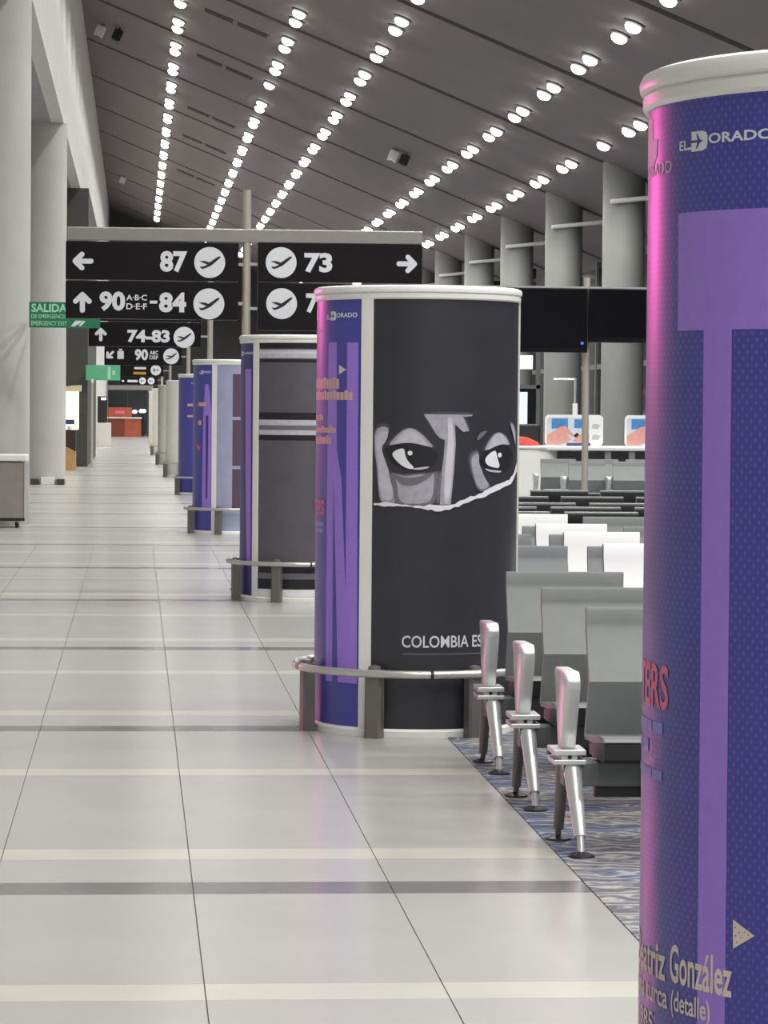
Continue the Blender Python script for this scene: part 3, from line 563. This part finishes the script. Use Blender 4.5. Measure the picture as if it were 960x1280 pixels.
# ceiling fittings
tilt = math.atan(0.41)
lens = MB().ball((0, 0, -0.085), 0.15, 0.15, 0.105, 16, 9).mesh('lens', M_LENS, True)
hous = MB().lathe([(0.13, 0.0), (0.20, 0.0), (0.20, -0.03), (0.15, -0.06), (0.13, -0.06)], 16).mesh('housing', M_MULL, True)
START = (68, 61, 56, 46, 56)
for ri, x in enumerate(ROWS):
    for k in range(8, 32):
        for d in (-0.76, 0.76):
            y = 3.0 + 5 * k + d
            if (y < START[ri] and not in_frame(x, 3.0 + 5 * k - 0.76, CZ(x))) or y > 159 or (ri, k, d > 0) in ((4, 13, True), (1, 16, True)): continue
            o = thing('ceiling_downlight', (x, y, CZ(x) + 0.004), 'round glowing ceiling downlight in the %s row from the white fascia' % ('first', 'second', 'third', 'fourth', 'fifth')[ri], 'ceiling light', 'downlights of the %s ceiling row' % ('first', 'second', 'third', 'fourth', 'fifth')[ri])
            o.rotation_euler = (0, tilt, 0)
            link('housing', hous, o); link('lens', lens, o)
for x, y, m, lb in ((-1.0, 85.3, M_WHITE, 'small white box on the ceiling beside the fascia'), (-0.5, 84.5, M_BLACK, 'small black box on the ceiling beside the fascia'), (7.29, 85.0, M_WHITE, 'small white box on the ceiling between two rows of lights'), (7.58, 84.8, M_BLACK, 'small black box on the ceiling between two rows of lights'), (-0.6, 139.0, M_WHITE, 'tiny white box on the far ceiling')):
    t = thing('ceiling_speaker', (x, y, CZ(x)), lb, 'speaker', 'boxes on the ceiling'); t.rotation_euler = (0, tilt, 0)
    MB().box(-0.13, 0.13, -0.15, 0.15, -0.36, -0.06).build('body', m, t, bevel=0.02)
    MB().lathe([(0.0, -0.362), (0.07, -0.362), (0.07, -0.372), (0.0, -0.372)], 12, closed=False).build('grille', M_DGREY, t)
    MB().tube((0, 0, -0.07), (0, 0, 0.02), 0.03, n=8).build('mount', M_MULL, t)
for y in (83.0, 97.5, 107.5, 123.0, 73.5):
    t = thing('ceiling_diffuser', (2.35, y, CZ(2.35)), 'dark slot air diffuser between the first two rows of downlights', 'air vent', 'slot diffusers of the ceiling'); t.rotation_euler = (0, tilt, 0)
    for x0, x1 in ((-0.8, -0.06), (0.06, 0.85)):
        MB().box(x0, x1, -0.3, 0.3, -0.02, 0.02).build('slot', mat('slot_dark', (62, 54, 54), 0.9), t)
    MB().box(-0.84, 0.9, -0.34, 0.34, -0.008, 0.02).build('frame', M_CEIL, t)

# ------------------------------------------------------------------ waiting-hall benches
def bench_parts():
    P = {}
    back = [(0.200, 0.385), (0.150, 0.50), (0.110, 0.60), (0.122, 0.622), (0.195, 0.79), (0.203, 0.815), (0.200, 0.862), (0.206, 0.872)]
    rear = [(0.232, 0.868), (0.236, 0.82), (0.228, 0.78), (0.160, 0.62), (0.150, 0.59), (0.185, 0.50), (0.232, 0.385)]
    P['backrest'] = MB().prism(back + rear, 0.0, 0.54).mesh('backrest', M_PU, True)
    shell = [(p[0] + 0.002, p[1] - 0.012) for p in rear]; P['back_shell'] = MB().prism(shell + [(p[0] + 0.022, p[1]) for p in shell[::-1]], 0.005, 0.535).mesh('back_shell', M_BLACK, True)
    seat = [(-0.262, 0.414), (-0.25, 0.425), (-0.18, 0.428), (0.0, 0.405), (0.20, 0.395), (0.21, 0.375), (0.0, 0.385), (-0.18, 0.405), (-0.255, 0.408)]
    P['seat'] = MB().prism(seat, 0.0, 0.54).mesh('seat', M_PU, True)
    P['seat_lip'] = MB().prism([(-0.268, 0.408), (-0.18, 0.404), (0.10, 0.375), (0.10, 0.335), (-0.235, 0.335), (-0.27, 0.352)], 0.0, 0.54).mesh('seat_lip', M_BLACK, True)
    P['seat_bracket'] = MB().box(0.17, 0.37, -0.17, -0.12, 0.20, 0.345).mesh('seat_bracket', M_BEAM)
    arm = [(-0.175, 0.648), (-0.19, 0.628), (-0.185, 0.60), (-0.075, 0.37), (0.0, 0.37), (0.085, 0.60), (0.115, 0.645), (0.10, 0.658), (-0.15, 0.662)]
    P['armrest'] = MB().prism(arm, -0.028, 0.028).mesh('armrest', M_ALU, True, 0.008)
    P['clamp'] = MB().box(-0.06, 0.06, -0.13, 0.05, 0.352, 0.372).box(-0.06, 0.06, -0.13, 0.05, 0.318, 0.336).box(-0.03, 0.03, -0.12, 0.045, 0.32, 0.37).mesh('clamp', M_ALU, False, 0.003)
    P['bolt'] = MB().tube((0, -0.124, 0.345), (0, -0.118, 0.345), 0.008, n=8).mesh('bolt', M_BLACK)
    P['front_leg'] = MB().tube((0.012, -0.06, 0.345), (0.022, -0.255, 0.07), 0.037, 0.022, 14).tube((0.022, -0.255, 0.075), (0.023, -0.275, 0.012), 0.013, 0.013, 10).mesh('front_leg', M_ALU, True)
    P['rear_leg'] = MB().tube((-0.005, 0.0, 0.345), (0.0, 0.15, 0.05), 0.026, 0.02, 12).tube((0.0, 0.15, 0.05), (0.0, 0.16, 0.012), 0.012, 0.012, 8).mesh('rear_leg', M_GUARD, True)
    P['foot'] = MB().lathe([(0, 0.003), (0.05, 0.003), (0.048, 0.01), (0.016, 0.022), (0, 0.024)], 14, closed=False).mesh('foot', M_BLACK, True)
    P['cover'] = MB().prism([(0.112, 0.55), (0.112, 0.60), (0.124, 0.628), (0.19, 0.795), (0.197, 0.818), (0.194, 0.866), (0.204, 0.880), (0.240, 0.876), (0.242, 0.80), (0.246, 0.80), (0.246, 0.882), (0.2, 0.888), (0.186, 0.868), (0.188, 0.82), (0.116, 0.63), (0.104, 0.60), (0.104, 0.55)], 0.085, 0.54).mesh('white_cover', M_COVER, True)
    return P
BP = bench_parts()
def make_bench(x, y, n, label, group, cover=(), rz=0.0, pu=None):
    t = thing('waiting_bench', (x, y, 0), label, 'bench', group, rz)
    L = 0.65 * n
    beam = MB().box(-0.02, L + 0.13, -0.11, -0.01, 0.235, 0.325).build('beam', M_BEAM, t, bevel=0.006)
    MB().box(0.10, L + 0.0, -0.09, -0.03, 0.195, 0.236).build('cable_tray', M_BLACK, beam)
    for i in range(n + 1):
        xa = 0.65 * i + (0.0 if i < n else 0.11)
        link('armrest', BP['armrest'], t, (xa, 0, 0)); c = link('clamp', BP['clamp'], t, (xa, 0, 0)); link('bolt', BP['bolt'], c)
        if i % 2 == 0 or i == n:
            f = link('front_leg', BP['front_leg'], t, (xa, 0, 0)); link('foot', BP['foot'], f, (0.023, -0.275, 0))
            f = link('rear_leg', BP['rear_leg'], t, (xa, 0, 0)); link('foot', BP['foot'], f, (0, 0.16, 0))
    for i in range(n):
        xs = 0.65 * i + 0.105
        b = link('backrest', BP['backrest'], t, (xs, 0.0, 0)); link('back_shell', BP['back_shell'], b)
        s = link('seat', BP['seat'], t, (xs, 0, 0)); link('seat_lip', BP['seat_lip'], s); link('seat_bracket', BP['seat_bracket'], s)
        if i in cover: link('white_cover', BP['cover'], t, (xs, 0, 0))['label'] = 'white cover over the backrest'
    return t
for y, lb in ((10.95, 'grey bench with aluminium armrests, third in front of the column with eyes'), (12.2, 'grey bench with aluminium armrests, second in front of the column with eyes'), (13.4, 'grey bench with aluminium armrests directly in front of the column with eyes')): make_bench(1.585, y, 3, lb, 'plain grey benches before the column with eyes')
for y, lb in ((15.98, 'first'), (17.5, 'second'), (18.75, 'third'), (20.5, 'fourth')): make_bench(1.70, y, 5, 'grey bench with white covers over some backrests, %s behind the column with eyes' % lb, 'grey benches with white covers', (1, 3))
BK = 'bench turned away showing black shells, %s behind the benches with white covers'
for (y, x0, n), lb in zip(((21.9, 1.70, 5), (23.0, 1.75, 5), (24.0, 2.20, 5), (25.75, 2.22, 5), (27.75, 2.22, 5)), ('first', 'second', 'third', 'fourth', 'fifth')):
    make_bench(x0 + 0.65 * n + 0.11, y, n, BK % lb, 'benches turned away', (), math.pi)
for y, x0, lb in ((43.0, 6.15, 'grey bench with aluminium armrests, second in front of the white counter'), (44.9, 6.0, 'grey bench with aluminium armrests directly in front of the white counter')): make_bench(x0, y, 4, lb, 'benches before the white counter')

# ------------------------------------------------------------------ screens, counter and gate behind the benches
t = thing('display_stand', (4.36, 29.0, 0), 'two large dark flat screens side by side on a steel pole behind the benches', 'screen stand')
MB().tube((0, 0, 0.0), (0, 0, 2.9), 0.033, n=14).build('pole', M_POLE, t, True)
MB().lathe([(0, 0.0), (0.3, 0.0), (0.3, 0.02), (0.05, 0.04), (0, 0.04)], 24, closed=False).build('base', M_STEEL, t, True)
MB().box(-0.5, 0.5, -0.03, 0.03, 2.45, 2.53).build('cross_arm', M_STEEL, t)
M_SCREEN = mat('screen_off', (8, 9, 15), 0.15, 0, 0.1, 2, spec=0.2)
for s, z0, z1, w in ((-1, 2.17, 2.79, 1.12), (1, 2.27, 2.79, 0.98)):
    x0, x1 = (-w - 0.005, -0.005) if s < 0 else (0.008, w)
    b = MB().box(x0, x1, -0.12, -0.05, z0, z1).build('screen_housing', mat('housing_black', (12, 12, 15), 0.4, spec=0.2), t, bevel=0.008)
    MB().box(x0 + 0.015, x1 - 0.015, -0.124, -0.12, z0 + 0.05, z1 - 0.015).build('screen_glass', M_SCREEN, b)
    if s < 0: MB().box(-0.07, -0.045, -0.126, -0.12, z0 + 0.08, z0 + 0.10).build('power_light', mat('blue_led', (40, 60, 255), 0.3, 0, 0, 1, emit=4.0), b)
    MB().box(x0, x1, -0.12, -0.05, z1 + 0.001, z1 + 0.018).build('top_edge', M_STEEL, b)
ct = thing('charging_counter', (7.0, 47.0, 0), 'long white high counter with a rounded white end behind the benches', 'counter')
MB().box(-0.65, 3.4, -0.4, 0.4, 0.98, 1.05).build('worktop', M_WHITE, ct, bevel=0.02)
MB().lathe([(0, 0), (0.42, 0), (0.42, 1.0), (0, 1.0)], 40, closed=False, cx=-0.8).build('rounded_end', M_WHITE, ct, True)
MB().box(-1.4, -0.8, -0.42, 0.42, 0.0, 1.0).build('end_panel', M_WHITE, ct, bevel=0.02)
MB().box(-1.4, -0.6, -0.45, 0.45, 1.0, 1.05).build('end_top', M_WHITE, ct, bevel=0.02)
for x in (0.38, 0.76, 2.0, 2.4): MB().box(x - 0.05, x + 0.05, -0.36, -0.26, 0, 0.99).build('leg', M_COLUMN, ct, bevel=0.01)
MB().box(-0.4, 3.3, 0.0, 0.06, 0.42, 0.97).build('modesty_panel', M_BEAM, ct)
M_SKIN = mat('skin_print', (206, 150, 138), 0.5, 0, 0.1, 12); M_ADBLUE = mat('advert_blue', (70, 130, 190), 0.5, 0, 0.2, 14); M_ADPALE = mat('advert_pale', (196, 208, 216), 0.5, 0, 0.08, 10); M_NAVY = mat('advert_navy', (56, 76, 130), 0.5)
def rrect(x0, x1, z0, z1, r, n=5):
    out = []
    for cx, cz, a in ((x1 - r, z1 - r, 0), (x0 + r, z1 - r, 90), (x0 + r, z0 + r, 180), (x1 - r, z0 + r, 270)):
        out += [(cx + r * math.cos(math.radians(a + 90 * i / n)), cz + r * math.sin(math.radians(a + 90 * i / n))) for i in range(n + 1)]
    return out
for x0, lb in ((6.42, 'white framed advert panel with hands on the counter, by its rounded end'), (7.69, 'white framed advert panel with hands on the counter, farther from its rounded end')):
    t = thing('advert_panel', (x0, 46.95, 1.05), lb, 'advert panel', 'advert panels on the white counter')
    b = MB().prism(rrect(0, 0.92, 0, 0.49, 0.07), -0.03, 0.03, 'y').build('frame', M_WHITE, t)
    f = print_flat('picture', poly2d(rrect(0.025, 0.70, 0.0, 0.445, 0.05)), -0.032, M_ADPALE, t)
    print_flat('blue_shapes', poly2d(rect2d(0.10, 0.36, 0.27, 0.43), rect2d(0.46, 0.60, 0.28, 0.42)), -0.034, M_ADBLUE, f)
    print_flat('hand_picture', poly2d([(0.03, 0.02), (0.03, 0.17), (0.12, 0.22), (0.24, 0.30), (0.32, 0.32), (0.36, 0.27), (0.46, 0.17), (0.44, 0.14), (0.33, 0.21), (0.42, 0.10), (0.36, 0.06), (0.22, 0.02)]), -0.036, M_SKIN, f)
    print_flat('hand_picture', poly2d([(0.44, 0.08), (0.52, 0.16), (0.62, 0.20), (0.70, 0.19), (0.70, 0.05), (0.58, 0.04)]), -0.036, M_SKIN, f)
    print_flat('watch_picture', poly2d([(0.45, 0.16), (0.50, 0.21), (0.54, 0.18), (0.49, 0.13)]), -0.038, M_INK, f)
    print_flat('blue_base', poly2d(rect2d(0.34, 0.72, 0.0, 0.045)), -0.037, M_NAVY, f)
    for zz in (0.33, 0.16): print_flat('grey_picture', poly2d([(0.74, zz - 0.05), (0.84, zz - 0.06), (0.88, zz), (0.80, zz + 0.02), (0.75, zz + 0.01)]), -0.034, GREYS['g2'], t)
rb = thing('red_bag', (6.1, 46.9, 1.05), 'flat red bag lying on the rounded end of the white counter', 'bag')
MB().prism([(-0.22, 0.0), (0.22, 0.0), (0.2, 0.05), (0.02, 0.13), (-0.2, 0.15), (-0.23, 0.06)], -0.15, 0.15, 'y').build('body', mat('red_cloth', (214, 84, 76), 0.8, 0, 0.1, 8), rb, bevel=0.02)
MB().lathe([(0.06 + 0.01 * math.cos(b), 0.0 + 0.01 * math.sin(b)) for b in [2 * math.pi * j / 6 for j in range(6)]], 12).build('handle', M_BLACK, rb, loc=(-0.05, 0, 0.14))
bc = thing('black_chair', (6.35, 48.5, 0), 'black high chair standing behind the rounded end of the counter', 'chair')
MB().box(-0.22, 0.22, 0.1, 0.16, 0.75, 1.38).build('backrest', M_BLACK, bc, bevel=0.03); MB().box(-0.22, 0.22, -0.25, 0.16, 0.68, 0.75).build('seat', M_BLACK, bc, bevel=0.02)
for sx in (-1, 1):
    for yy in (-0.22, 0.13): MB().tube((0.19 * sx, yy, 0.70), (0.21 * sx, yy * 1.1, 0), 0.015, n=8).build('leg', M_STEEL, bc)
gd = thing('gate_doorway', (8.2, 62.0, 0), 'steel framed glazed gate doorway with a bluish lit panel', 'doorway')
for x in (-0.55, 0.12): MB().box(x - 0.04, x + 0.04, -0.05, 0.05, 0, 2.9).build('post', M_MULL, gd)
for z in (2.05, 2.84): MB().box(-0.59, 0.16, -0.05, 0.05, z, z + 0.08).build('header', M_MULL, gd)
MB().box(-0.51, 0.08, 0.0, 0.02, 0.05, 2.05).build('glass_pane', M_GLASS, gd)
MB().box(-0.38, -0.10, -0.03, 0.0, 0.95, 1.98).build('lit_panel', mat('blue_lit_panel', (170, 200, 225), 0.4, 0, 0.1, 4, emit=0.9), gd)
MB().box(-0.36, 0.0, -0.045, -0.02, 2.46, 2.74).build('lit_sign', mat('white_lit_sign', (230, 235, 240), 0.4, 0, 0.0, 4, emit=0.8), gd)
lp = thing('lamp_stand', (9.1, 62.0, 0), 'thin steel frame stand beside the gate doorway', 'stand')
MB().tube((-0.45, 0, 2.25), (0.02, 0, 2.25), 0.025, n=8).build('arm', M_STEEL, lp, True); MB().tube((0, 0, 0), (0, 0, 2.27), 0.03, n=8).build('post', M_STEEL, lp, True)
MB().lathe([(0, 0), (0.2, 0), (0.2, 0.02), (0, 0.02)], 16, closed=False).build('base', M_STEEL, lp); MB().box(-0.05, 0.05, -0.06, 0.0, 1.3, 1.75).build('reader', M_WHITE, lp, bevel=0.01)

# ------------------------------------------------------------------ left side: cart, kiosk, far counter
t = thing('service_cart', (-1.86, 40.0, 0), 'grey rolling cart with a white lid standing before a round pillar', 'cart')
MB().box(-0.42, 0.40, -0.28, 0.28, 0.09, 0.86).build('body', mat('warm_grey_panel', (142, 136, 130), 0.5, 0, 0.08, 6), t, bevel=0.01)
MB().box(-0.45, 0.44, -0.31, 0.31, 0.875, 0.965).build('lid', M_WHITE, t, bevel=0.02)
MB().box(-0.36, 0.36, -0.26, 0.26, 0.855, 0.88).build('lid_gap', M_BLACK, t)
MB().box(0.40, 0.445, -0.29, -0.24, 0.12, 0.86).build('corner_post', M_ALU, t, bevel=0.006); MB().box(0.40, 0.445, 0.24, 0.29, 0.12, 0.86).build('corner_post', M_ALU, t, bevel=0.006)
MB().box(-0.42, 0.41, -0.29, -0.28, 0.09, 0.13).build('bumper', M_BLACK, t)
MB().box(-0.28, -0.12, -0.285, -0.279, 0.48, 0.64).build('label_print', M_ADBLUE, t)
for x in (-0.32, 0.3):
    for yy in (-0.2, 0.2):
        c = MB().tube((x - 0.018, yy, 0.04), (x + 0.018, yy, 0.04), 0.04, n=14).build('caster', M_BLACK, t, True); MB().box(x - 0.026, x + 0.026, yy - 0.02, yy + 0.02, 0.05, 0.1).build('fork', M_STEEL, c)
t = thing('snack_kiosk', (-1.66, 77.0, 0), 'snack kiosk with a glowing white panel and dark brown base, against the dark block', 'kiosk')
MB().box(-0.5, 0.14, -0.3, 0.5, 0, 1.0).build('base', mat('dark_brown_wood', (58, 40, 34), 0.5, 0, 0.1, 5), t, bevel=0.01)
M_LITPANEL = mat('warm_lit_panel', (250, 240, 214), 0.5, 0, 0.05, 3, emit=0.75)
MB().box(-0.5, 0.2, -0.1, 0.5, 1.0, 1.98).build('lit_panel', M_LITPANEL, t, bevel=0.01)
MB().prism([(-0.5, 1.98), (0.26, 1.98), (0.27, 2.14), (0.1, 2.13), (-0.5, 2.05)], -0.25, 0.5, 'y').build('canopy', mat('cream_canopy', (226, 214, 178), 0.5), t)
MB().box(-0.45, 0.1, -0.13, -0.1, 1.14, 1.26).build('blue_sign', M_NAVY, t)
MB().tube((-0.02, -0.2, 1.0), (-0.02, -0.2, 1.1), 0.05, n=12).build('napkin_holder', M_WHITE, t)
t = thing('cardboard_box', (-1.62, 76.0, 0), 'tan cardboard box on the floor in front of the snack kiosk', 'box')
MB().box(-0.35, 0.12, -0.2, 0.2, 0.003, 0.46).build('body', mat('cardboard', (186, 148, 96), 0.8, 0, 0.08, 6), t, bevel=0.006)
MB().prism([(-0.35, 0.46), (0.12, 0.46), (-0.1, 0.58), (-0.14, 0.58)], -0.205, -0.195, 'y').build('flap', mat('cardboard', (186, 148, 96)), t)
t = thing('reception_desk', (-0.6, 160.0, 0), 'red-brown wooden reception desk with white top at the end of the walkway', 'desk')
M_RED = mat('red_wood', (168, 84, 58), 0.5, 0, 0.12, 3); M_RED2 = mat('dark_red_wood', (124, 58, 42), 0.5, 0, 0.12, 3)
MB().box(-0.88, 0.0, -0.3, 0.6, 0, 0.96).build('front_panel', M_RED2, t); MB().box(0.0, 0.88, -0.32, 0.6, 0, 0.96).build('front_panel', M_RED, t)
MB().box(-0.92, 0.92, -0.38, 0.65, 0.96, 1.03).build('worktop', M_WHITE, t, bevel=0.01)
MB().box(-0.88, 0.38, 0.5, 0.6, 1.03, 1.55).build('back_panel', M_RED, t); MB().box(-0.5, 0.0, 0.47, 0.5, 1.2, 1.38).build('emblem_plate', M_SALMON, t)
t = thing('black_cabinet', (-1.28, 120.0, 0), 'tall dark cabinet against the far white wall', 'cabinet')
MB().box(-0.24, 0.14, -0.3, 0.3, 0.95, 2.0).build('upper_case', M_BLACK, t, bevel=0.03); MB().box(-0.25, 0.3, -0.32, 0.32, 0.0, 0.95).build('lower_case', M_WHITEWALL, t, bevel=0.02); MB().box(-0.1, 0.1, -0.31, -0.3, 1.85, 1.95).build('lamp', M_LITPANEL, t)
t = thing('steel_bollard', (-1.15, 79.0, 0), 'slim steel post standing at the corner of the dark block', 'post')
MB().tube((0, 0, 0), (0, 0, 2.3), 0.032, n=12).build('shaft', M_POLE, t, True); MB().lathe([(0, 0), (0.1, 0), (0.1, 0.03), (0, 0.03)], 14, closed=False).build('base', M_STEEL, t); MB().lathe([(0.032, 2.22), (0.04, 2.22), (0.04, 2.3), (0, 2.32)], 12, closed=False).build('cap', M_WHITE, t)
t = thing('floor_lamp', (0.35, 164.0, 0), 'far lamp with two round white heads beside the reception desk', 'lamp')
MB().tube((0, 0, 0), (0, 0, 1.3), 0.06, n=8).build('stem', M_BLACK, t); MB().box(-0.12, 0.12, -0.1, 0.1, 0, 0.5).build('base', M_BLACK, t)
for x, z in ((-0.42, 1.32), (-0.05, 1.36), (0.06, 1.36)): MB().ball((x, 0, z), 0.14, 0.12, 0.1, 10, 6).build('lamp_head', mat('lamp_head', (235, 245, 255), 0.4, 0, 0, 1, emit=3.0), t, True)
MB().tube((-0.42, 0, 1.3), (0.06, 0, 1.3), 0.02, n=6).build('arm', M_BLACK, t)
